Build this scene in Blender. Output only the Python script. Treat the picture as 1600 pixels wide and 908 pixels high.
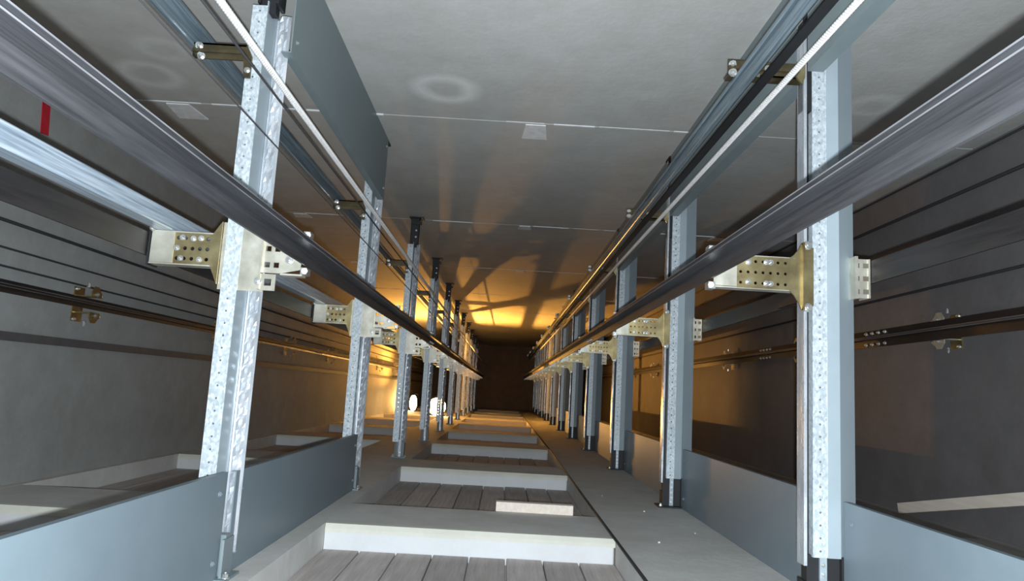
import bpy, math, random
from mathutils import Vector, Matrix
random.seed(7)
for o in list(bpy.data.objects): bpy.data.objects.remove(o)
S = bpy.context.scene
COL = S.collection

# ------------------------------------------------------------------ camera
PITCH, YAW, ROLL = 0.13971, -0.0048, -0.05738
cam = bpy.data.objects.new('camera', bpy.data.cameras.new('camera'))
COL.objects.link(cam)
cam.data.sensor_width = 36.0
cam.data.lens = 1114.26 / 1600 * 36.0
cam.data.clip_start = 0.02
cam.matrix_world = (Matrix.Rotation(YAW, 4, 'Z') @ Matrix.Rotation(PITCH, 4, 'X') @
                    Matrix.Rotation(ROLL, 4, 'Y') @ Matrix.Rotation(math.pi/2, 4, 'X'))
S.camera = cam

# ------------------------------------------------------------------ world, lights, exposure
W = bpy.data.worlds.new('world'); S.world = W; W.use_nodes = True
W.node_tree.nodes['Background'].inputs[0].default_value = (0.50, 0.60, 0.75, 1)
W.node_tree.nodes['Background'].inputs[1].default_value = 0.16
S.view_settings.view_transform = 'Standard'; S.view_settings.look = 'None'
S.view_settings.exposure = 0.0; S.view_settings.gamma = 1.0
S.view_settings.use_curve_mapping = False

def lamp(name, kind, loc, power, color, **kw):
    d = bpy.data.lights.new(name, kind); d.energy = power; d.color = color
    for k, v in kw.items(): setattr(d, k, v)
    o = bpy.data.objects.new(name, d); COL.objects.link(o); o.location = loc
    return o
def aim(o, v): o.rotation_euler = Vector(v).to_track_quat('-Z', 'Y').to_euler()
# flash of the photographer's camera, just under the lens
fl = lamp('camera_flash', 'SPOT', (0.008, -0.02, -0.032), 490, (0.84, 0.93, 1.0),
          spot_size=math.radians(132), spot_blend=.65, shadow_soft_size=0.008)
aim(fl, (0.0, 1.0, 0.08))
LAMP = (-1.39, 15.5, -0.50)

# ------------------------------------------------------------------ constants of the shaft
ZF, ZC, YEND, YNEAR = -0.62, 1.5, 24.4, -0.6
XL, XR = -2.5, 2.58
Y1, D, NP = 2.28, 2.0, 11

# ------------------------------------------------------------------ materials
class N:
    def __init__(s, name):
        s.m = bpy.data.materials.new(name); s.m.use_nodes = True
        s.t = s.m.node_tree; s.b = s.t.nodes['Principled BSDF']
    def n(s, typ, **kw):
        x = s.t.nodes.new(typ)
        for k, v in kw.items():
            if isinstance(k, str) and k.startswith('i_'): x.inputs[k[2:].replace('_', ' ')].default_value = v
            else: setattr(x, k, v)
        return x
    def l(s, a, b): s.t.links.new(a, b)
    def coord(s, kind='Object', scale=(1, 1, 1)):
        c = s.n('ShaderNodeTexCoord'); m = s.n('ShaderNodeMapping'); m.inputs['Scale'].default_value = scale
        s.l(c.outputs[kind], m.inputs[0]); return m.outputs[0]
    def math(s, op, a, b=None, clamp=False):
        x = s.n('ShaderNodeMath', operation=op, use_clamp=clamp)
        for i, v in enumerate((a, b)):
            if v is None: continue
            if isinstance(v, (int, float)): x.inputs[i].default_value = v
            else: s.l(v, x.inputs[i])
        return x.outputs[0]
    def ramp(s, fac, stops):
        r = s.n('ShaderNodeValToRGB'); e = r.color_ramp.elements
        while len(e) < len(stops): e.new(0.5)
        for q, (p, c) in zip(e, stops): q.position = p; q.color = (*c, 1)
        s.l(fac, r.inputs[0]); return r.outputs[0]
    def noise(s, vec, scale, detail=4, rough=.6):
        x = s.n('ShaderNodeTexNoise'); x.inputs['Scale'].default_value = scale
        x.inputs['Detail'].default_value = detail; x.inputs['Roughness'].default_value = rough
        s.l(vec, x.inputs['Vector']); return x.outputs['Fac']
    def bump(s, h, strength, dist=.01):
        x = s.n('ShaderNodeBump'); x.inputs['Strength'].default_value = strength; x.inputs['Distance'].default_value = dist
        s.l(h, x.inputs['Height']); s.l(x.outputs[0], s.b.inputs['Normal'])
    def mix(s, fac, a, b):
        x = s.n('ShaderNodeMix', data_type='RGBA')
        if isinstance(fac, (int, float)): x.inputs[0].default_value = fac
        else: s.l(fac, x.inputs[0])
        for i, v in ((6, a), (7, b)):
            if isinstance(v, tuple): x.inputs[i].default_value = (*v, 1)
            else: s.l(v, x.inputs[i])
        return x.outputs[2]

def concrete(name, col, var=.25, rings=(), stretch=(1, 1, 1), rough=.75, warm=(1.02, .99, .94)):
    m = N(name)
    geo = m.n('ShaderNodeNewGeometry')
    mp = m.n('ShaderNodeMapping'); mp.inputs['Scale'].default_value = stretch
    m.l(geo.outputs['Position'], mp.inputs[0]); v = mp.outputs[0]
    big = m.noise(v, 1.1, 5, .65); fine = m.noise(v, 26, 3, .7); mid = m.noise(v, 6, 4, .6)
    f = m.math('ADD', m.math('MULTIPLY', big, .5), m.math('MULTIPLY', mid, .35))
    f = m.math('ADD', f, m.math('MULTIPLY', fine, .15))
    lo = tuple(c*(1-var)*w for c, w in zip(col, warm)); hi = tuple(min(1, c*(1+var)) for c in col)
    c = m.ramp(f, [(.32, lo), (.68, hi)])
    if rings:
        sp = m.n('ShaderNodeSeparateXYZ'); m.l(geo.outputs['Position'], sp.inputs[0])
        wob = m.math('MULTIPLY', m.math('SUBTRACT', mid, .5), .08)
        for (x, y, r, w, k) in rings:
            dx = m.math('SUBTRACT', sp.outputs[0], x); dy = m.math('SUBTRACT', sp.outputs[1], y)
            d = m.math('SQRT', m.math('ADD', m.math('MULTIPLY', dx, dx), m.math('MULTIPLY', dy, dy)))
            d = m.math('ADD', d, wob)
            e = m.math('DIVIDE', m.math('ABSOLUTE', m.math('SUBTRACT', d, r)), w)
            e = m.math('MULTIPLY', m.math('SUBTRACT', 1.0, e, True), k, True)
            c = m.mix(e, c, tuple(min(.9, q*1.7+.04) for q in col))
    m.l(c, m.b.inputs['Base Color']); m.b.inputs['Roughness'].default_value = rough
    m.bump(m.math('ADD', fine, m.math('MULTIPLY', mid, 1.5)), .25, .006)
    return m.m
def metal(name, c0, c1, metallic, rough, scale=30, stretch=(1, 1, 1), voro=False, bump=.1, spec=.5):
    m = N(name); v = m.coord('Object', stretch)
    if voro:
        x = m.n('ShaderNodeTexVoronoi'); x.inputs['Scale'].default_value = scale; m.l(v, x.inputs['Vector'])
        sp = m.n('ShaderNodeSeparateColor'); m.l(x.outputs['Color'], sp.inputs[0])
        f = m.math('ADD', m.math('MULTIPLY', sp.outputs[0], .6), m.math('MULTIPLY', m.noise(v, scale*.4, 3), .4))
    else: f = m.noise(v, scale, 4)
    m.l(m.ramp(f, [(.25, c0), (.75, c1)]), m.b.inputs['Base Color'])
    m.b.inputs['Metallic'].default_value = metallic
    m.b.inputs['Specular IOR Level'].default_value = spec
    m.l(m.math('ADD', m.math('MULTIPLY', f, .18), rough-.09), m.b.inputs['Roughness'])
    m.bump(f, bump, .003)
    return m.m
def plain(name, col, rough=.6, metallic=0., emit=None, es=0):
    m = N(name); f = m.noise(m.coord(), 18, 3)
    m.l(m.ramp(f, [(.3, tuple(c*.85 for c in col)), (.7, tuple(min(1, c*1.1) for c in col))]), m.b.inputs['Base Color'])
    m.b.inputs['Roughness'].default_value = rough; m.b.inputs['Metallic'].default_value = metallic
    if emit:
        m.b.inputs['Emission Color'].default_value = (*emit, 1); m.b.inputs['Emission Strength'].default_value = es
    return m.m
def timber(name, a, b, scale=5):
    m = N(name); v = m.coord('Object', (9, .6, 9)); oi = m.n('ShaderNodeObjectInfo')
    f = m.noise(v, scale, 5, .65)
    c = m.ramp(f, [(.3, a), (.7, b)])
    hs = m.n('ShaderNodeHueSaturation'); m.l(c, hs.inputs['Color'])
    m.l(m.math('ADD', m.math('MULTIPLY', oi.outputs['Random'], .28), .86), hs.inputs['Value'])
    m.l(hs.outputs[0], m.b.inputs['Base Color']); m.b.inputs['Roughness'].default_value = .7
    m.bump(f, .3, .004); return m.m

M = {}
M['ceiling'] = concrete('ceiling_concrete', (.49, .49, .475), .16, stretch=(1, 1, 1),
    rings=((-.38, 3.46, .13, .07, .55), (1.75, 3.35, .10, .06, .3), (-1.9, 3.5, .13, .06, .35), (-1.7, 3.2, .1, .05, .2), (.1, 5.5, .1, .05, .1)))
M['patch'] = plain('pale_plaster', (.80, .80, .80), .8)
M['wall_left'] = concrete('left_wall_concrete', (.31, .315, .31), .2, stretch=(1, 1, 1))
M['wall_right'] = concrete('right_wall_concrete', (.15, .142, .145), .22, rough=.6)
M['wall_back'] = concrete('end_wall_concrete', (.22, .17, .12), .25)
M['floor'] = concrete('floor_concrete', (.56, .55, .53), .18)
M['curb'] = concrete('edge_concrete', (.62, .61, .54), .12)
M['sill'] = concrete('sill_plaster', (.62, .63, .645), .08, rough=.6)
M['paint'] = metal('grey_blue_paint', (.29, .345, .375), (.33, .385, .415), .0, .42, 8, bump=.03)
M['plate'] = metal('blue_grey_plate_paint', (.145, .185, .21), (.17, .212, .238), .0, .45, 8, bump=.03)
M['paint_dark'] = metal('grey_blue_paint_upper', (.16, .20, .21), (.2, .24, .25), .0, .45, 8, bump=.03)
M['galv'] = metal('galvanised_steel', (.44, .50, .53), (.66, .71, .74), .3, .40, 150, (1, 1, .7), True, .08)
M['galv_dull'] = metal('dull_galvanised_steel', (.30, .36, .40), (.50, .56, .60), .4, .42, 40, (1, .3, 1), False, .1)
M['streak'] = metal('streaked_galvanised_tube', (.17, .23, .30), (.70, .79, .88), .35, .32, 9, (16, .35, 16), False, .1)
M['streak_dark'] = metal('streaked_dull_rail', (.07, .10, .125), (.36, .44, .49), .4, .35, 9, (16, .35, 16), False, .1)
M['zinc_dark'] = metal('dark_yellow_zinc', (.06, .045, .03), (.17, .135, .07), .7, .4, 14, bump=.15)
M['bright'] = metal('bright_zinc_plate', (.40, .44, .48), (.86, .88, .92), .55, .27, 22, (1, 1, .25), False, .8)
M['rail'] = metal('guide_rail_steel', (.028, .028, .031), (.078, .078, .083), .3, .45, 12, (6, .25, 6), False, .08)
M['rail_black'] = metal('black_rail_steel', (.010, .009, .010), (.035, .03, .03), .3, .5, 12, (6, .3, 6))
M['nose'] = metal('machined_rail_blade', (.022, .022, .025), (.062, .062, .068), .3, .45, 14, (8, .2, 8))
M['edge'] = metal('worn_blade_edge', (.10, .10, .11), (.30, .30, .31), .3, .4, 12, (8, .3, 8))
M['zinc'] = metal('yellow_zinc', (.27, .20, .095), (.56, .47, .25), .9, .38, 14, bump=.15)
M['zinc_pale'] = metal('pale_zinc', (.44, .41, .33), (.74, .71, .60), .65, .40, 14, bump=.15)
M['bolt'] = metal('bolt_zinc', (.48, .48, .46), (.80, .80, .78), .8, .3, 40)
M['black'] = plain('black_steel', (.018, .018, .02), .55, .2)
M['dark'] = plain('dark_cable', (.02, .018, .02), .6)
M['rope'] = metal('wire_rope_steel', (.75, .72, .70), (1, .97, .95), .2, .35, 60)
M['duct'] = plain('grey_duct', (.085, .085, .09), .6)
M['board'] = timber('form_board', (.34, .29, .27), (.54, .49, .465))
M['wood'] = timber('pale_timber', (.78, .66, .55), (.92, .82, .72))
M['red'] = plain('red_paint', (.50, .015, .03), .6)
M['glass'] = plain('lamp_glass', (1, .85, .5), .2, 0, (1.0, .72, .34), 45)
M['pipe'] = plain('pale_pipe', (.75, .72, .62), .5)

# ------------------------------------------------------------------ mesh builder
class MB:
    def __init__(s): s.v = []; s.f = []; s.sm = []
    def add(s, vs, fs, smooth=False):
        b = len(s.v); s.v += [tuple(v) for v in vs]
        for f in fs: s.f.append(tuple(b+i for i in f)); s.sm.append(smooth)
        return s
    def box(s, x0, x1, y0, y1, z0, z1):
        return s.add([(x, y, z) for z in (z0, z1) for y in (y0, y1) for x in (x0, x1)],
            [(0, 2, 3, 1), (4, 5, 7, 6), (0, 1, 5, 4), (2, 6, 7, 3), (0, 4, 6, 2), (1, 3, 7, 5)])
    def prism(s, poly, axis, a, b):
        """poly: 2-D points; axis 'x','y','z' is the extrusion axis"""
        def P(p, t):
            return {'y': (p[0], t, p[1]), 'z': (p[0], p[1], t), 'x': (t, p[0], p[1])}[axis]
        n = len(poly)
        return s.add([P(p, a) for p in poly]+[P(p, b) for p in poly],
            [tuple(range(n))[::-1], tuple(range(n, 2*n))]+[(i, (i+1) % n, n+(i+1) % n, n+i) for i in range(n)])
    def cyl(s, p, q, r, n=8, smooth=True, r2=None):
        p, q = Vector(p), Vector(q); d = (q-p).normalized()
        u = d.orthogonal().normalized(); w = d.cross(u); r2 = r if r2 is None else r2
        vs = [p+(u*math.cos(2*math.pi*i/n)+w*math.sin(2*math.pi*i/n))*r for i in range(n)]
        vs += [q+(u*math.cos(2*math.pi*i/n)+w*math.sin(2*math.pi*i/n))*r2 for i in range(n)]
        s.add(vs, [(i, (i+1) % n, n+(i+1) % n, n+i) for i in range(n)], smooth)
        return s.add(vs, [tuple(range(n))[::-1], tuple(range(n, 2*n))])
    def bolt(s, p, ax, r=.008, h=.008, stem=.006):
        """hexagon head with a washer, sticking out along ax from p"""
        p, ax = Vector(p), Vector(ax).normalized()
        s.cyl(p-ax*.002, p+ax*.002, r*1.45, 12)
        s.cyl(p+ax*.002, p+ax*(.002+h), r, 6, False)
        s.cyl(p+ax*(.002+h), p+ax*(.002+h+stem), r*.5, 8); return s
    def perf(s, x0, x1, z0, z1, y0, y1, nx, nz, r, sq=False):
        """plate in the x-z plane pierced by nx*nz real holes, front y0, back y1"""
        cx, cz = (x1-x0)/nx, (z1-z0)/nz
        for i in range(nx):
            for j in range(nz):
                a, b = x0+i*cx, x0+(i+1)*cx; c, d = z0+j*cz, z0+(j+1)*cz; mx, mz = (a+b)/2, (c+d)/2
                out = [(b, mz), (b, d), (mx, d), (a, d), (a, mz), (a, c), (mx, c), (b, c)]
                if sq: inn = [(mx+r*p, mz+r*q) for p, q in ((1, 0), (1, 1), (0, 1), (-1, 1), (-1, 0), (-1, -1), (0, -1), (1, -1))]
                else: inn = [(mx+r*math.cos(k*math.pi/4), mz+r*math.sin(k*math.pi/4)) for k in range(8)]
                vs = [(p, y0, q) for p, q in out]+[(p, y0, q) for p, q in inn]+[(p, y1, q) for p, q in inn]+[(p, y1, q) for p, q in out]
                fs = []
                for k in range(8):
                    m = (k+1) % 8
                    fs += [(k, 8+k, 8+m, m), (8+k, 16+k, 16+m, 8+m), (16+k, 24+k, 24+m, 16+m)]
                s.add(vs, fs)
        e = 1e-4
        s.add([(x0, y0, z0), (x1, y0, z0), (x1, y0, z1), (x0, y0, z1), (x0, y1, z0), (x1, y1, z0), (x1, y1, z1), (x0, y1, z1)],
              [(0, 1, 5, 4), (1, 2, 6, 5), (2, 3, 7, 6), (3, 0, 4, 7)])
        return s
    def build(s, name, mat, parent=None, origin=(0, 0, 0)):
        o3 = Vector(origin)
        me = bpy.data.meshes.new(name)
        me.from_pydata([tuple(Vector(v)-o3) for v in s.v], [], s.f)
        me.polygons.foreach_set('use_smooth', s.sm); me.materials.append(mat); me.validate(); me.update()
        import bmesh
        bm = bmesh.new(); bm.from_mesh(me); bmesh.ops.remove_doubles(bm, verts=bm.verts, dist=1e-5)
        bmesh.ops.recalc_face_normals(bm, faces=bm.faces); bm.to_mesh(me); bm.free()
        o = bpy.data.objects.new(name, me); COL.objects.link(o)
        if parent: o.parent = parent
        else: o.location = origin
        return o
def tag(o, label=None, cat=None, group=None, kind=None):
    if label: o['label'] = label
    if cat: o['category'] = cat
    if group: o['group'] = group
    if kind: o['kind'] = kind
    return o
def empty(name, loc, label, cat, group=None):
    o = bpy.data.objects.new(name, None); COL.objects.link(o); o.location = loc; o.empty_display_size = .05
    return tag(o, label, cat, group)
def copy_tree(o, parent=None):
    c = o.copy(); COL.objects.link(c)
    if parent: c.parent = parent
    for ch in list(o.children): copy_tree(ch, c)
    return c
ORD = ['nearest', 'second', 'third', 'fourth', 'fifth', 'sixth', 'seventh', 'eighth', 'ninth', 'tenth', 'eleventh', 'twelfth', 'thirteenth']
def nth(i, tail='from the camera'): return 'nearest' if i == 0 else ORD[i]+' '+tail
def piece(mesh_obj, parent, name, loc, scale=None):
    c = mesh_obj.copy(); c.name = name; COL.objects.link(c); c.parent = parent; c.location = loc
    if scale: c.scale = scale
    return c

# ------------------------------------------------------------------ the shaft shell
def slab(name, mat, *b):
    o = MB().box(*b).build(name, mat); return tag(o, kind='structure')
ceil = slab('ceiling', M['ceiling'], XL, XR, YNEAR, YEND, ZC+.012, ZC+.2)
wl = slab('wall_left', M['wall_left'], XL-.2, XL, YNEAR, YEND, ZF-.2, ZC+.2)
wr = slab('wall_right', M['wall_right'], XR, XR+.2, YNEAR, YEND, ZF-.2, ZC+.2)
wb = slab('wall_back', M['wall_back'], XL-.2, XR+.2, YEND, YEND+.2, ZF-.3, ZC+.2)
# concrete pours of the upper face, separated by recessed joints with thin fins of cement
ys = [YNEAR, 1.4, 3.85, 6.37, 8.8, 11.25, 13.7, 16.15, 18.6, 21.05, YEND]
for a, b in zip(ys[:-1], ys[1:]):
    MB().box(XL, XR, a+.006, b-.006, ZC, ZC+.02).build('concrete_panel', M['ceiling'], ceil)
    if b < 17 and b > 2:
        fin = MB(); x = XL+.02
        while x < XR-.1:
            w = random.uniform(.15, .6); h = random.uniform(.002, .007)
            if random.random() < .75: fin.box(x, min(XR, x+w), b-.008, b+.006, ZC-h, ZC+.012)
            x += w*random.uniform(1, 1.3)
        fin.build('joint_fin', M['patch'], ceil)
# pale filled pockets along the joints
def pocket(x, y, w, l):
    mb = MB().prism([(x-w*.38, y), (x+w*.38, y), (x+w*.5, y+l), (x-w*.5, y+l)], 'z', ZC-.006, ZC+.01)
    mb.build('plaster_patch', M['patch'], ceil)
for x, y, w, l in ((.10, 3.87, .15, .22), (.115, 6.38, .13, .13), (.13, 8.84, .12, .12), (-1.93, 3.87, .17, .22),
                   (-1.95, 6.40, .16, .14), (1.95, 3.88, .14, .2), (1.9, 6.4, .14, .14), (-1.95, 8.84, .14, .12)):
    pocket(x, y, w, l)
# lower face: raised concrete with a shallow recess at every landing, in each of the three lanes
DEP = .105
REC = [(-.9, 1.0)]
REC = [(1.4, 3.25)]+[(3.81+2.4*k, 5.60+2.4*k) for k in range(8)]
LANES = [(-2.45, -1.30), (-.745, .535), (1.45, 2.52)]
fl_o = MB().box(XL, XR, YNEAR, YEND, ZF-.3, ZF-DEP-.03).build('floor', M['floor']); tag(fl_o, kind='structure')
xs = [XL, -2.45, -1.30, -.745, .535, 1.45, 2.52, XR]
for i in (0, 2, 4, 6):
    MB().box(xs[i], xs[i+1], YNEAR, YEND, ZF-DEP-.03, ZF).build('concrete_band', M['floor'], fl_o)
ends = [YNEAR]+[e for r in REC for e in r]+[YEND]
board_me = {}
for (a, b) in LANES:
    for k in range(0, len(ends), 2):
        y0, y1 = ends[k], ends[k+1]
        if y1-y0 < .02: continue
        # ragged near edge of the strip
        MB().box(a, b, y0+.05, y1, ZF-DEP-.03, ZF-.0005).build('floor_strip', M['floor'], fl_o)
        MB().prism([(y0+.05, ZF-.0004), (y0+.012, ZF-.0004), (y0, ZF-.020), (y0, ZF-.036), (y0+.05, ZF-.036)], 'x', a+.002, b-.002).build('cast_edge', M['curb'], fl_o)
        MB().box(a+.002, b-.012, y0+.004, y0+.05, ZF-DEP-.03, ZF-.0365).build('sill_face', M['sill'], fl_o)
for li, (a, b) in enumerate(LANES):
    nb = round((b-a)/.16)
    for (y0, y1) in REC:
        if y0 > 18: continue
        w = (b-a)/nb
        for i in range(nb):
            key = (round(w, 4), round(y1-y0, 4))
            if key not in board_me:
                g = .003; board_me[key] = MB().prism([(g, 0), (w-g, 0), (w-g, .022), (w-g-.003, .026), (g+.003, .026), (g, .022)], 'y', 0, y1-y0).build('form_board', M['board'], fl_o)
                o = board_me[key]
            else: o = piece(board_me[key], fl_o, 'form_board', (0, 0, 0))
            o.location = (a+i*w, y0, ZF-DEP-.031+random.uniform(0, .006))
# red paint stroke on the left wall
rm = MB().box(-.004, .0, -.032, .032, -.085, .085).build('paint_mark', M['red'], wl); rm.location = (XL+.004, 3.64, 1.285)
rm.rotation_euler = (.12, 0, 0); rm['label'] = 'red paint stroke'
# ------------------------------------------------------------------ posts
def post_right():
    L = (1.04, Y1, ZF); r = empty('steel_post', L, '', 'post', 'right row of upright posts')
    y = Y1
    MB().perf(.985, 1.032, ZF+.165, ZC-.10, y, y+.004, 1, 48, .0036).build('perforated_strip', M['galv'], r, L)
    MB().box(.985, .989, y+.004, y+.05, ZF+.165, ZC-.10).box(1.028, 1.032, y+.004, y+.05, ZF+.165, ZC-.1).build('channel_side', M['galv'], r, L)
    MB().box(.955, .965, y-.004, y+.05, ZF+.14, ZC-.22).build('edge_flange', M['bright'], r, L)
    MB().box(.969, .985, y+.03, y+.034, ZF+.165, ZC-.1).build('channel_web', M['black'], r, L)
    MB().prism([(1.032, y-.003), (1.071, y-.003), (1.071, y+.06), (1.032, y+.06)], 'z', ZF+.165, ZC-.02).build('front_face', M['paint'], r, L)
    MB().prism([(1.0712, y-.003), (1.146, y+.056), (1.142, y+.060), (1.0712, y+.006)], 'z', ZF+.17, ZC-.02).build('side_flange', M['paint'], r, L)
    f = MB().box(.97, 1.075, y+.012, y+.05, ZF, ZF+.17).box(.965, .972, y-.005, y+.07, ZF, ZF+.09).box(1.072, 1.08, y-.005, y+.07, ZF, ZF+.17).box(.94, 1.10, y-.03, y+.10, ZF, ZF+.008)
    fo = f.build('foot_bracket', M['black'], r, L)
    MB().box(1.008, 1.03, y+.004, y+.012, ZF+.01, ZF+.165).build('foot_tongue', M['galv_dull'], fo, L)
    b = MB()
    for k in range(5): b.bolt((1.019, y+.004, ZF+.03+.028*k), (0, -1, 0), .0045, .003, .002)
    b.bolt((.955, y-.01, ZF+.008), (0, 0, 1), .009, .01); b.bolt((1.09, y+.03, ZF+.008), (0, 0, 1), .009, .01)
    b.build('foot_bolt', M['bolt'], fo, L)
    MB().box(.975, 1.07, y+.006, y+.05, ZC-.1, ZC).box(.95, 1.10, y-.02, y+.09, ZC-.008, ZC).build('top_bracket', M['black'], r, L)
    return r
def post_left():
    L = (-.86, Y1, ZF); r = empty('steel_post', L, '', 'post', 'left row of upright posts')
    y = Y1; zt = ZC-.25
    MB().perf(-.925, -.873, ZF+.13, zt, y, y+.004, 1, 44, .0034).build('perforated_strip', M['galv'], r, L)
    MB().box(-.925, -.921, y+.004, y+.10, ZF+.13, zt).build('channel_side', M['galv'], r, L)
    MB().box(-.877, -.873, y+.004, y+.10, ZF+.05, zt+.02).build('middle_face', M['paint'], r, L)
    # pressed rear flange with a row of shallow dimples that throw wavy highlights
    m = MB(); n = 130; z0, z1 = ZF+.06, zt; yy = y+.092
    prof = [(-.872, .008), (-.866, .008), (-.860, 0.0), (-.849, .0), (-.842, .006), (-.834, .010), (-.826, .018)]
    vs = []; fs = []
    for i in range(n+1):
        z = z0+(z1-z0)*i/n; a = math.sin(i*math.pi*2/6); h = random.uniform(-1, 1)*.0008
        for k, (x, dy) in enumerate(prof): vs.append((x+(a*.0025 if k in (2, 3) else 0), yy+dy+(a*.0075+h if k in (3, 4) else 0), z+(x+.87)*.5*(k > 0)))
    w = len(prof)
    for i in range(n):
        for k in range(w-1): fs.append((i*w+k, i*w+k+1, (i+1)*w+k+1, (i+1)*w+k))
    m.add(vs, fs, False); m.box(-.873, -.826, yy+.018, yy+.021, z0, z1)
    m.build('pressed_flange', M['bright'], r, L)
    fo = MB().box(-.895, -.825, y+.014, y+.05, ZF, ZF+.13).box(-.90, -.893, y-.01, y+.07, ZF, ZF+.12).box(-.828, -.82, y-.01, y+.07, ZF, ZF+.12).box(-.925, -.80, y-.03, y+.09, ZF, ZF+.008).build('foot_bracket', M['paint_dark'], r, L)
    MB().box(-.868, -.848, y-.004, y+.012, ZF+.008, ZF+.15).build('foot_tongue', M['bright'], fo, L)
    b = MB(); b.bolt((-.912, y-.012, ZF+.008), (0, 0, 1), .009, .01); b.bolt((-.81, y+.0, ZF+.008), (0, 0, 1), .009, .01); b.bolt((-.858, y-.004, ZF+.04), (0, -1, 0), .006, .004, .003)
    b.build('foot_bolt', M['bolt'], fo, L)
    tb = MB().box(-.90, -.85, y+.012, y+.05, ZC-.27, ZC).box(-.91, -.90, y+.0, y+.07, ZC-.24, ZC).box(-.85, -.838, y+.0, y+.07, ZC-.24, ZC).box(-.925, -.80, y-.02, y+.09, ZC-.01, ZC).box(-.91, -.815, y-.006, y+.02, ZC-.07, ZC-.04).build('top_bracket', M['black'], r, L)
    b = MB()
    for k in range(3): b.bolt((-.861, y+.012, ZC-.06-.06*k), (0, -1, 0), .006, .005, .006)
    b.build('bracket_bolt', M['bolt'], tb, L)
    return r
for side, make, word in ((1, post_right, 'right'), (-1, post_left, 'left')):
    p0 = make()
    for i in range(NP):
        o = p0 if i == 0 else copy_tree(p0)
        o.location.y = Y1+D*i
        o['label'] = ('steel post with grey-blue face, %s in the %s row' % (nth(i), word))

# ------------------------------------------------------------------ main brackets carrying the guide rails
def holes_bolts(mb, pts, y):
    for (x, z) in pts: mb.bolt((x, y, z), (0, -1, 0), .0065, .006, .006)
def bracket_right():
    L = (.95, Y1, .42); r = empty('rail_bracket', L, '', 'bracket', 'perforated brackets on the right row'); y = Y1-.010
    MB().perf(.735, .905, .372, .478, y, y+.005, 7, 3, .0052).build('perforated_arm', M['zinc'], r, L)
    MB().box(.66, .735, y, y+.004, .376, .474).box(.655, .925, y, y+.045, .370, .3745).box(.70, .925, y, y+.045, .476, .4805).build('channel_arm', M['zinc_pale'], r, L)
    MB().prism([(.905, .372), (.921, .357), (.935, .335), (.945, .312), (.945, .528), (.935, .508), (.921, .490), (.905, .478)], 'y', y, y+.006).build('gusset', M['zinc'], r, L)
    MB().box(.945, .951, y-.014, y+.006, .31, .53).box(.951, .982, y-.006, y+.002, .325, .515).build('post_flange', M['zinc'], r, L)
    MB().box(1.125, 1.135, y+.01, y+.085, .36, .5).perf(1.127, 1.182, .365, .495, y+.03, y+.036, 2, 3, .008, True).box(1.176, 1.182, y+.025, y+.09, .365, .495).box(.982, 1.127, y+.084, y+.09, .40, .46).build('rear_plate', M['zinc_pale'], r, L)
    b = MB(); holes_bolts(b, [(.845, .46), (.845, .39), (.83, .46), (.83, .39), (.772, .4575), (.772, .3925)], y)
    for z in (.318, .522): b.bolt((.962, y-.008, z), (0, -1, 0), .010, .008, .004); b.cyl((.962, y, z-.012), (.962, y, z+.012), .013, 10)
    b.build('bracket_bolt', M['bolt'], r, L)
    for za, zb in ((.362, .385), (.480, .503)):
        MB().box(.640, .662, y-.012, y+.03, za, zb).bolt((.648, y-.012, (za+zb)/2), (-.3, -1, 0), .0062, .009).build('rail_clip', M['bolt'], r, L)
    return r
def bracket_left():
    L = (-.95, Y1, .40); r = empty('rail_bracket', L, '', 'bracket', 'perforated brackets on the left row'); y = Y1-.010
    MB().perf(-1.085, -.965, .345, .445, y, y+.005, 5, 3, .0065).build('perforated_arm', M['zinc'], r, L)
    e = MB().box(-1.158, -1.085, y-.003, y+.004, .345, .445).box(-1.160, -.955, y, y+.05, .340, .3445).box(-1.160, -.955, y, y+.05, .4455, .450)
    e.build('channel_arm', M['zinc_pale'], r, L)
    MB().box(-1.166, -1.160, y-.006, y+.06, .335, .455).build('end_cap', M['black'], r, L)
    MB().prism([(-.965, .445), (-.965, .345), (-.937, .285), (-.937, .49), (-.947, .475)], 'y', y, y+.006).build('gusset', M['zinc'], r, L)
    MB().box(-.937, -.79, y+.012, y+.018, .27, .49).build('back_plate', M['zinc_pale'], r, L)
    MB().box(-.80, -.793, y-.018, y+.01, .275, .47).build('post_flange', M['zinc_pale'], r, L)
    p = MB().perf(-.793, -.735, .33, .435, y-.004, y+.002, 2, 2, .0085, True)
    p.prism([(-.735, .33), (-.672, .345), (-.667, .405), (-.735, .435)], 'y', y-.004, y+.002)
    p.box(-.735, -.665, y-.004, y+.04, .325, .331)
    p.build('slotted_plate', M['zinc_pale'], r, L)
    MB().perf(-.793, -.745, .272, .325, y-.012, y-.006, 1, 1, .011, True).build('lower_tab', M['zinc_pale'], r, L)
    b = MB(); holes_bolts(b, [(-1.0, .43), (-1.0, .36), (-1.025, .428), (-1.06, .43), (-1.06, .362), (-1.075, .395)], y)
    b.bolt((-.80, y-.014, .30), (0, -1, 0), .008, .008).bolt((-.71, y-.004, .375), (0, -1, 0), .009, .009).bolt((-1.158, y-.004, .452), (0, -1, 0), .006, .006)
    b.build('bracket_bolt', M['bolt'], r, L)
    for za, zb in ((.330, .352), (.448, .470)):
        MB().box(-.668, -.648, y-.014, y+.03, za, zb).bolt((-.655, y-.014, (za+zb)/2), (.3, -1, 0), .0065, .010).build('rail_clip', M['bolt'], r, L)
    return r
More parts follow.
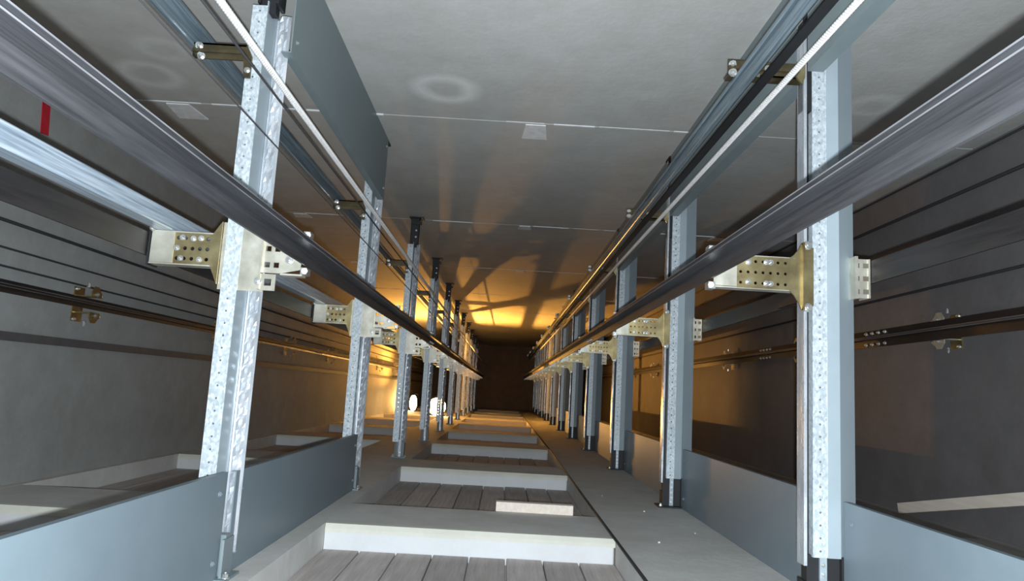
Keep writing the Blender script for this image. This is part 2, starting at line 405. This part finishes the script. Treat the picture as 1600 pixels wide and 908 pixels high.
def cw_left():
    L = (-1.0, Y1, 1.07); r = empty('angle_bracket', L, '', 'bracket', 'upper brackets on the left row'); y = Y1-.006
    MB().box(-1.105, -.925, y, y+.006, 1.045, 1.100).box(-1.105, -.925, y-.006, y, 1.066, 1.078).box(-1.105, -.925, y, y+.05, 1.094, 1.100).build('bracket_arm', M['zinc_dark'], r, L)
    MB().prism([(-.925, 1.10), (-.905, 1.06), (-.905, .985), (-.925, .985), (-.932, 1.05)], 'y', y-.004, y+.05).build('post_tab', M['zinc_dark'], r, L)
    MB().bolt((-1.085, y, 1.088), (0, -1, 0), .009, .012).bolt((-1.075, y, 1.052), (0, -1, 0), .009, .012).bolt((-.915, y-.004, 1.01), (0, -1, 0), .007, .006).build('bracket_bolt', M['bolt'], r, L)
    return r
def cw_right():
    L = (.85, Y1, 1.12); r = empty('angle_bracket', L, '', 'bracket', 'upper brackets on the right row'); y = Y1-.006
    MB().box(.70, .955, y, y+.006, 1.097, 1.150).box(.70, .955, y-.006, y, 1.118, 1.130).box(.70, .955, y, y+.05, 1.097, 1.103).build('bracket_arm', M['zinc_dark'], r, L)
    MB().prism([(.925, 1.10), (.945, 1.075), (.955, 1.10), (.955, 1.15)], 'y', y-.01, y-.002).build('post_tab', M['zinc'], r, L)
    MB().box(.955, .985, y+.01, y+.05, .99, 1.15).build('packing_piece', M['black'], r, L)
    b = MB().bolt((.712, y, 1.135), (0, -1, 0), .009, .012).bolt((.712, y-.003, 1.104), (0, -1, 0), .010, .012).bolt((.83, y-.006, 1.124), (0, -1, 0), .008, .008)
    b.cyl((.70, y-.01, 1.096), (.80, y-.012, 1.096), .006, 8)
    b.build('bracket_bolt', M['bolt'], r, L)
    return r
for make, lab in ((bracket_right, 'perforated yellow-zinc rail bracket on the %s post of the right row'),
                  (bracket_left, 'perforated yellow-zinc rail bracket on the %s post of the left row'),
                  (cw_left, 'small upper angle bracket on the %s post of the left row'),
                  (cw_right, 'small upper angle bracket on the %s post of the right row')):
    p0 = make()
    for i in range(NP):
        o = p0 if i == 0 else copy_tree(p0)
        o.location.y += D*i if i else 0
        o['label'] = lab % ORD[i]

# ------------------------------------------------------------------ guide rails (T section, base plate and blade)
def t_rail(name, xb, z0, z1, s, label, yend, mat, blade, depth=.062, y0=YNEAR, group=None, joints=()):
    """base plate stands at x=xb (back side), blade of the T points to s"""
    zc = (z0+z1)/2
    r = empty(name, (xb, y0, zc), label, 'rail', group)
    L = (xb, y0, zc)
    P = [(xb, z0), (xb+s*.007, z0), (xb+s*.013, zc-.014), (xb+s*.013, zc+.014), (xb+s*.007, z1), (xb, z1)]
    MB().prism(P, 'y', y0, yend).build('base_plate', mat, r, L)
    B = [(xb+s*.013, zc-.008), (xb+s*depth, zc-.008), (xb+s*depth, zc+.008), (xb+s*.013, zc+.008)]
    MB().prism(B, 'y', y0, yend).build('blade', blade, r, L)
    e = MB()
    for q in (-1, 1): e.box(min(xb+s*depth, xb+s*(depth+.0012)), max(xb+s*depth, xb+s*(depth+.0012)), y0, yend, zc+q*.0065-.0011, zc+q*.0065+.0011)
    e.build('blade_edge', M['edge'], r, L)
    for yj in joints:
        f = MB().box(xb-s*.016, xb-s*.001, yj-.16, yj+.16, z0+.004, z1-.004).build('fishplate', mat, r, L)
        b = MB()
        for k in range(4):
            for zz in (z0+.018, z1-.018): b.bolt((xb+s*.010, yj-.12+.08*k, zz), (s, 0, 0), .0085, .008, .005)
        b.build('joint_bolt', M['bolt'], f, L)
    return r
t_rail('guide_rail', -.655, .357, .450, 1, 'dark T-shaped guide rail of the middle lane, held by the left row', 22.3, M['rail'], M['nose'], joints=(6.2, 11.2, 16.2))
t_rail('guide_rail', .648, .392, .484, -1, 'dark T-shaped guide rail of the middle lane, held by the right row', 22.3, M['rail'], M['nose'], joints=(5.4, 10.4, 15.4))
t_rail('guide_rail', -1.168, .365, .440, -1, 'black guide rail behind the left row of posts', 22.3, M['rail_black'], M['rail_black'], joints=(7.3,))
t_rail('guide_rail', 1.184, .415, .490, 1, 'black guide rail behind the right row of posts', 22.3, M['rail_black'], M['rail'], joints=(2.9,))
t_rail('guide_rail', -2.39, .325, .385, 1, 'black guide rail on clips along the left wall', 22.3, M['rail_black'], M['rail_black'], .05, joints=(9.2,))
t_rail('guide_rail', 2.46, .425, .535, -1, 'black guide rail on clips along the right wall', 22.3, M['rail_black'], M['rail'], .06, joints=(4.7, 6.7))
# hollow galvanised counterweight rails
def hollow(xa, xb, za, zb, label, mat, y0=YNEAR, y1=22.3):
    r = empty('hollow_rail', ((xa+xb)/2, y0, za), label, 'rail'); L = ((xa+xb)/2, y0, za)
    t = .004
    xm = (xa+xb)/2
    MB().prism([(xa, zb), (xa, zb-t), (xm-.016, zb-t*1.6), (xm-.012, za+.004), (xm-.008, za), (xm+.008, za), (xm+.012, za+.004), (xm+.016, zb-t*1.6), (xb, zb-t), (xb, zb)], 'y', y0, y1).build('rail_body', mat, r, L)
    MB().box(xa-.002, xa+.003, y0, y1, zb-.014, zb-t*1.1).box(xb-.003, xb+.002, y0, y1, zb-.014, zb-t*1.1).build('rolled_lip', mat, r, L)
    return r
hollow(-1.165, -1.090, 1.102, 1.165, 'galvanised hollow rail running above the left row brackets', M['streak_dark'])
hollow(.722, .768, 1.045, 1.097, 'galvanised hollow rail running under the upper right brackets', M['streak_dark'])
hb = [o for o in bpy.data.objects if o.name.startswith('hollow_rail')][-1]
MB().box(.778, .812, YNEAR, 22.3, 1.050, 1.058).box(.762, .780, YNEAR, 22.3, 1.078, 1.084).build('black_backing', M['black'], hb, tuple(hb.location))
# square tube lying on the left main brackets
tb = empty('square_tube', (-1.12, YNEAR, .48), 'pale galvanised square tube lying on the left main brackets', 'tube')
MB().prism([(-1.150, .454), (-1.146, .451), (-1.096, .451), (-1.092, .455), (-1.092, .506), (-1.096, .510), (-1.146, .510), (-1.150, .506)], 'y', YNEAR, 22.3).build('tube_body', M['streak'], tb, (-1.12, YNEAR, .48))
for yj in (3.15, 8.2):
    MB().box(-1.156, -1.086, yj, yj+.07, .40, .516).build('tube_clamp', M['galv_dull'], tb, (-1.12, YNEAR, .48))

# ------------------------------------------------------------------ ropes and cables
def rope(name, a, b, R, label, pitch=.075, strands=4):
    a, b = Vector(a), Vector(b); d = (b-a); Ln = d.length; d.normalize(); u = d.orthogonal().normalized(); w = d.cross(u)
    mb = MB()
    for s in range(strands):
        vs = []; fs = []; rr = R*.56; n = 5; y = 0; prev = None; rings = 0
        t = 0.0
        while t <= Ln:
            ang = 2*math.pi*(t/pitch+s/strands)
            c = a+d*t+(u*math.cos(ang)+w*math.sin(ang))*(R-rr)
            for k in range(n):
                q = 2*math.pi*k/n
                vs.append(c+(u*math.cos(q)+w*math.sin(q))*rr)
            rings += 1
            t += pitch/8 if t < 7 else pitch/4
        for i in range(rings-1):
            for k in range(n): fs.append((i*n+k, i*n+(k+1) % n, (i+1)*n+(k+1) % n, (i+1)*n+k))
        mb.add(vs, fs, True)
    o = mb.build(name, M['rope'], None, tuple(a)); return tag(o, label, 'rope')
rope('wire_rope', (-.765, .3, .925), (-.64, YEND+.01, .80), .0115, 'bright twisted wire rope crossing in front of the left posts', .05)
rope('wire_rope', (.880, .3, 1.072), (.79, YEND+.01, .965), .0118, 'bright twisted wire rope crossing in front of the right posts', .05)
def cable(pts, r, label, mat='dark', n=8, name='cable', cat='cable', group=None):
    mb = MB()
    for p, q in zip(pts[:-1], pts[1:]): mb.cyl(p, q, r, n)
    return tag(mb.build(name, M[mat], None, pts[0]), label, cat, group)
cable([(-.775, .3, .885), (-.775, YEND, .885)], .0035, 'thin dark cable just left of the bright left rope')
cable([(-.772, .3, .733), (-.772, YEND, .733)], .002, 'very thin cable drawn straight over the left posts below the rope')
cable([(-2.475, YNEAR, .685), (-2.475, YEND, .685)], .009, 'uppermost dark cable clipped along the left wall')
cable([(-2.48, YNEAR, .555), (-2.48, YEND, .555)], .0055, 'middle thin cable along the left wall')
cable([(-2.48, YNEAR, .465), (-2.48, YEND, .465)], .0055, 'lowest thin cable just above the left wall rail')
cable([(2.565, YNEAR, 1.275), (2.565, YEND, 1.275)], .011, 'uppermost dark cable along the right wall')
cable([(2.565, YNEAR, .765), (2.565, YEND, .765)], .009, 'thin dark cable in the middle of the right wall')
cable([(2.565, YNEAR, 1.55*.95), (2.565, YEND, 1.55*.95)], .007, 'thin cable along the top of the right wall')
cable([(.518, .6, ZF+.005), (.530, 4.0, ZF+.005), (.552, 8.0, ZF+.005), (.55, 19.0, ZF+.005)], .0065, 'thin black cable lying along the right edge of the floor recesses')
tag(MB().box(XL, XL+.022, YNEAR, YEND, .105, .150).build('cable_duct', M['duct'], None, (0, 0, 0)), 'flat dark duct along the left wall under the rail', 'duct')
# clips of the wall rails
def wall_clip(xw, s, z, y, label, group, big):
    L = (xw, y, z); r = empty('wall_clip', L, label, 'clip', group)
    x1 = xw+s*.10
    MB().box(min(xw, xw+s*.006), max(xw, xw+s*.006), y-.05, y+.05, z-.10, z+.10).build('wall_plate', M['zinc'], r, L)
    for q in (-1, 1):
        m = MB(); za = z+q*.045; zb = z+q*.075
        m.box(min(xw, x1), max(xw, x1), y-.035, y+.035, min(za, za+q*.006), max(za, za+q*.006))
        m.box(min(x1, x1+s*.008), max(x1, x1+s*.008), y-.05, y+.05, min(za, zb), max(za, zb))
        m.prism([(y-.045, zb), (y+.045, zb), (y+.02, zb+q*.03), (y-.02, zb+q*.03)], 'x', min(x1, x1+s*.006), max(x1, x1+s*.006))
        m.build('clip_jaw', M['zinc_pale'] if big else M['zinc'], r, L)
    b = MB()
    for q in (-1, 1):
        b.bolt((x1+s*.006, y, z+q*.062), (s, -.4, 0), .010, .012); b.bolt((xw+s*.006, y-.03, z+q*.088), (s, 0, 0), .008, .010)
        b.bolt((x1-s*.03, y-.03, z+q*.10), (0, 0, q), .008, .02)
        b.bolt((x1-s*.03, y+.10, z+q*.06), (s, 0, 0), .012, .01)
    b.build('clip_bolt', M['bolt'], r, L); return r
for i in range(7):
    wall_clip(XL, 1, .355, 4.15+D*i, 'small yellow-zinc clip holding the left wall rail, %s' % nth(i), 'clips of the left wall rail', False)
for i in range(7):
    wall_clip(XR, -1, .48, 4.05+D*i, 'small yellow-zinc clip holding the right wall rail, %s' % nth(i), 'clips of the right wall rail', True)

# ------------------------------------------------------------------ sheet-metal plates between the posts
def plate(xa, xb, y0, y1, z0, z1, lip, label, mat, group):
    L = ((xa+xb)/2, y0, z0); r = empty('steel_plate', L, label, 'plate', group)
    MB().box(xa, xb, y0, y1, z0, z1).build('sheet', mat, r, L)
    lx0, lx1, lz = lip
    MB().box(min(lx0, lx1), max(lx0, lx1), y0, y1, lz, lz+.004).build('folded_lip', mat, r, L)
    b = MB(); s = 1 if (xa+xb) < 0 else -1
    for yy in (y0+.05, y1-.05):
        for zz in (z0+.06, z1-.06): b.bolt((xb if s > 0 else xa, yy, zz), (s, 0, 0), .007, .005, .002)
    b.build('sheet_screw', mat, r, L)
    return r
G = 'low plates of the left row'
plate(-.838, -.834, .25, 2.275, ZF, -.298, (-.838, -.852, -.302), 'grey-blue low plate in front of the nearest left post', M['plate'], G)
plate(-.838, -.834, 2.35, 4.27, ZF, -.303, (-.838, -.852, -.307), 'grey-blue low plate between the nearest and second left posts', M['plate'], G)
G = 'low plates of the right row'
for i in range(9):
    a = .25 if i == 0 else Y1+D*(i-1)+.09
    lab = 'grey-blue low plate in front of the nearest right post' if i == 0 else 'low plate between the %s and %s right posts' % (ORD[i-1], ORD[i])
    plate(1.076, 1.080, a, Y1+D*i-.012 if i else Y1-.01, ZF, -.282, (1.080, 1.094, -.286), lab, M['plate'], G)
G = 'high plates'
plate(-.803, -.799, 2.34, 4.27, 1.115, ZC, (-.803, -.835, 1.115), 'dark grey high plate between the nearest and second left posts', M['paint_dark'], G)
for i in range(6):
    a = .25 if i == 0 else Y1+D*(i-1)+.06
    lab = 'high plate in front of the nearest right post' if i == 0 else 'high plate between the %s and %s right posts' % (ORD[i-1], ORD[i])
    plate(.957, .961, a, Y1+D*i-.03, 1.115, ZC, (.961, 1.01, 1.115), lab, M['paint_dark'], 'high plates of the right row')

# ------------------------------------------------------------------ loose things
def beam(name, L, rz, lx, ly, lz, mat, label, cat, rx=0, ry=0):
    o = MB().prism([(-ly/2, 0), (ly/2, 0), (ly/2, lz-.002), (ly/2-.002, lz), (-ly/2+.002, lz), (-ly/2, lz-.002)], 'x', -lx/2, lx/2).build(name, mat)
    o.location = L; o.rotation_euler = (rx, ry, rz); return tag(o, label, cat)
beam('timber_batten', (.20, 3.84, ZF), -.01, .40, .055, .048, M['wood'], 'pale timber batten lying on the middle floor strip', 'batten')
beam('timber_batten', (-2.17, 3.66, ZF-.075), .35, .36, .07, .045, M['wood'], 'pale timber offcut at the left wall behind the low plate', 'batten')
bd = MB(); P0, P1 = Vector((2.500, 4.55, ZF+.004)), Vector((2.530, 3.10, ZF+.295)); up = Vector((0, .24, .97))*.062; th = Vector((.024, 0, 0))
bd.add([P0, P0+th, P0+th+up, P0+up, P1, P1+th, P1+th+up, P1+up], [(0, 3, 2, 1), (4, 5, 6, 7), (0, 1, 5, 4), (1, 2, 6, 5), (2, 3, 7, 6), (3, 0, 4, 7)])
tag(bd.build('timber_board', M['wood'], None, tuple(P0)), 'pale board propped at the foot of the right wall, near end raised', 'board')
for k, (x, y, r) in enumerate(((.82, 4.07, .005), (.72, 3.23, .005), (.95, 3.5, .003), (.66, 4.6, .0035))):
    mb = MB(); pts = []
    for j in range(3):
        for i in range(6):
            a = i*math.pi/3+j*.4; q = r*(1, 1.1, .5)[j]*random.uniform(.8, 1.2)
            pts.append((x+q*math.cos(a), y+q*math.sin(a), ZF+r*(0, .6, 1.2)[j]))
    fs = [(j*6+i, j*6+(i+1) % 6, j*6+6+(i+1) % 6, j*6+6+i) for j in range(2) for i in range(6)]+[tuple(range(6))[::-1], tuple(range(12, 18))]
    tag(mb.add(pts, fs).build('plaster_crumb', M['patch'], None, (x, y, ZF)), ('white plaster crumb on the floor beside the second right post foot', 'white plaster crumb nearest the camera on the right floor band', 'tiny white crumb in the middle of the right floor band', 'tiny white crumb beside the black floor cable')[k], 'crumb', 'plaster crumbs on the floor')
# pale pipe on the left wall beside the lamp
pp = MB().cyl((XL+.035, 18.9, ZF), (XL+.035, 18.9, .25), .035, 12); pp.box(XL, XL+.07, 18.86, 18.94, .0, .03)
tag(pp.build('pipe', M['pipe'], None, (XL+.035, 18.9, ZF)), 'pale upright pipe on the left wall beside the glowing lamp', 'pipe')

# halogen work lamp standing in the left lane, throwing its light up and towards the camera
LX, LY, LZ = LAMP
wk = empty('work_lamp', (LX, LY, ZF), 'glowing halogen work lamp on the floor behind the left posts', 'lamp')
L = (LX, LY, ZF)
MB().cyl((LX, LY+.03, LZ+.075), (LX, LY+.14, LZ+.075), .195, 24, True, .10).build('housing', M['black'], wk, L)
MB().prism([(LX+.185*math.cos(k*math.pi/12), LZ+.075+.185*math.sin(k*math.pi/12)) for k in range(24)], 'y', LY+.012, LY+.03).build('lamp_glass', M['glass'], wk, L)
st = MB().cyl((LX-.14, LY+.06, LZ-.02), (LX-.14, LY+.06, ZF+.01), .010).cyl((LX+.14, LY+.06, LZ-.02), (LX+.14, LY+.06, ZF+.01), .010)
st.cyl((LX-.16, LY-.04, ZF+.010), (LX-.16, LY+.20, ZF+.010), .010).cyl((LX+.16, LY-.04, ZF+.010), (LX+.16, LY+.20, ZF+.010), .010).cyl((LX-.16, LY+.06, ZF+.01), (LX+.16, LY+.06, ZF+.01), .010)
st.build('stand', M['black'], wk, L)
MB().cyl((LX-.1, LY+.1, LZ+.2), (LX-.1, LY+.1, LZ+.29), .007).cyl((LX+.1, LY+.1, LZ+.2), (LX+.1, LY+.1, LZ+.29), .007).cyl((LX-.1, LY+.1, LZ+.29), (LX+.1, LY+.1, LZ+.29), .010).build('handle', M['black'], wk, L)
al = lamp('work_lamp_light', 'AREA', (LX, LY-.02, LZ+.16), 520, (1.0, .43, .07), shape='RECTANGLE', size=.10, size_y=.05)
aim(al, (.24, -.04, .97))

# added second lamp, turned towards the left wall to brighten a patch of it
added_lamp = copy_tree(wk); added_lamp.location = (-2.18, 17.6, ZF); added_lamp.rotation_euler = (0, 0, -1.0)
added_lamp['label'] = 'added glowing lamp farther back, brightening the foot of the left wall'
added_light = lamp('work_lamp_light', 'AREA', (-2.24, 17.5, LZ+.12), 40, (1.0, .48, .10), shape='RECTANGLE', size=.12, size_y=.06)  # added light for the bright wall patch, no lamp known there
aim(added_light, (-.6, -.5, .6))

for o in bpy.data.objects:
    if o.type == 'MESH' and o.parent and o.name.split('.')[0] in ('bracket_bolt', 'foot_bolt', 'joint_bolt', 'clip_bolt', 'sheet_screw', 'joint_fin'): o['kind'] = 'stuff'
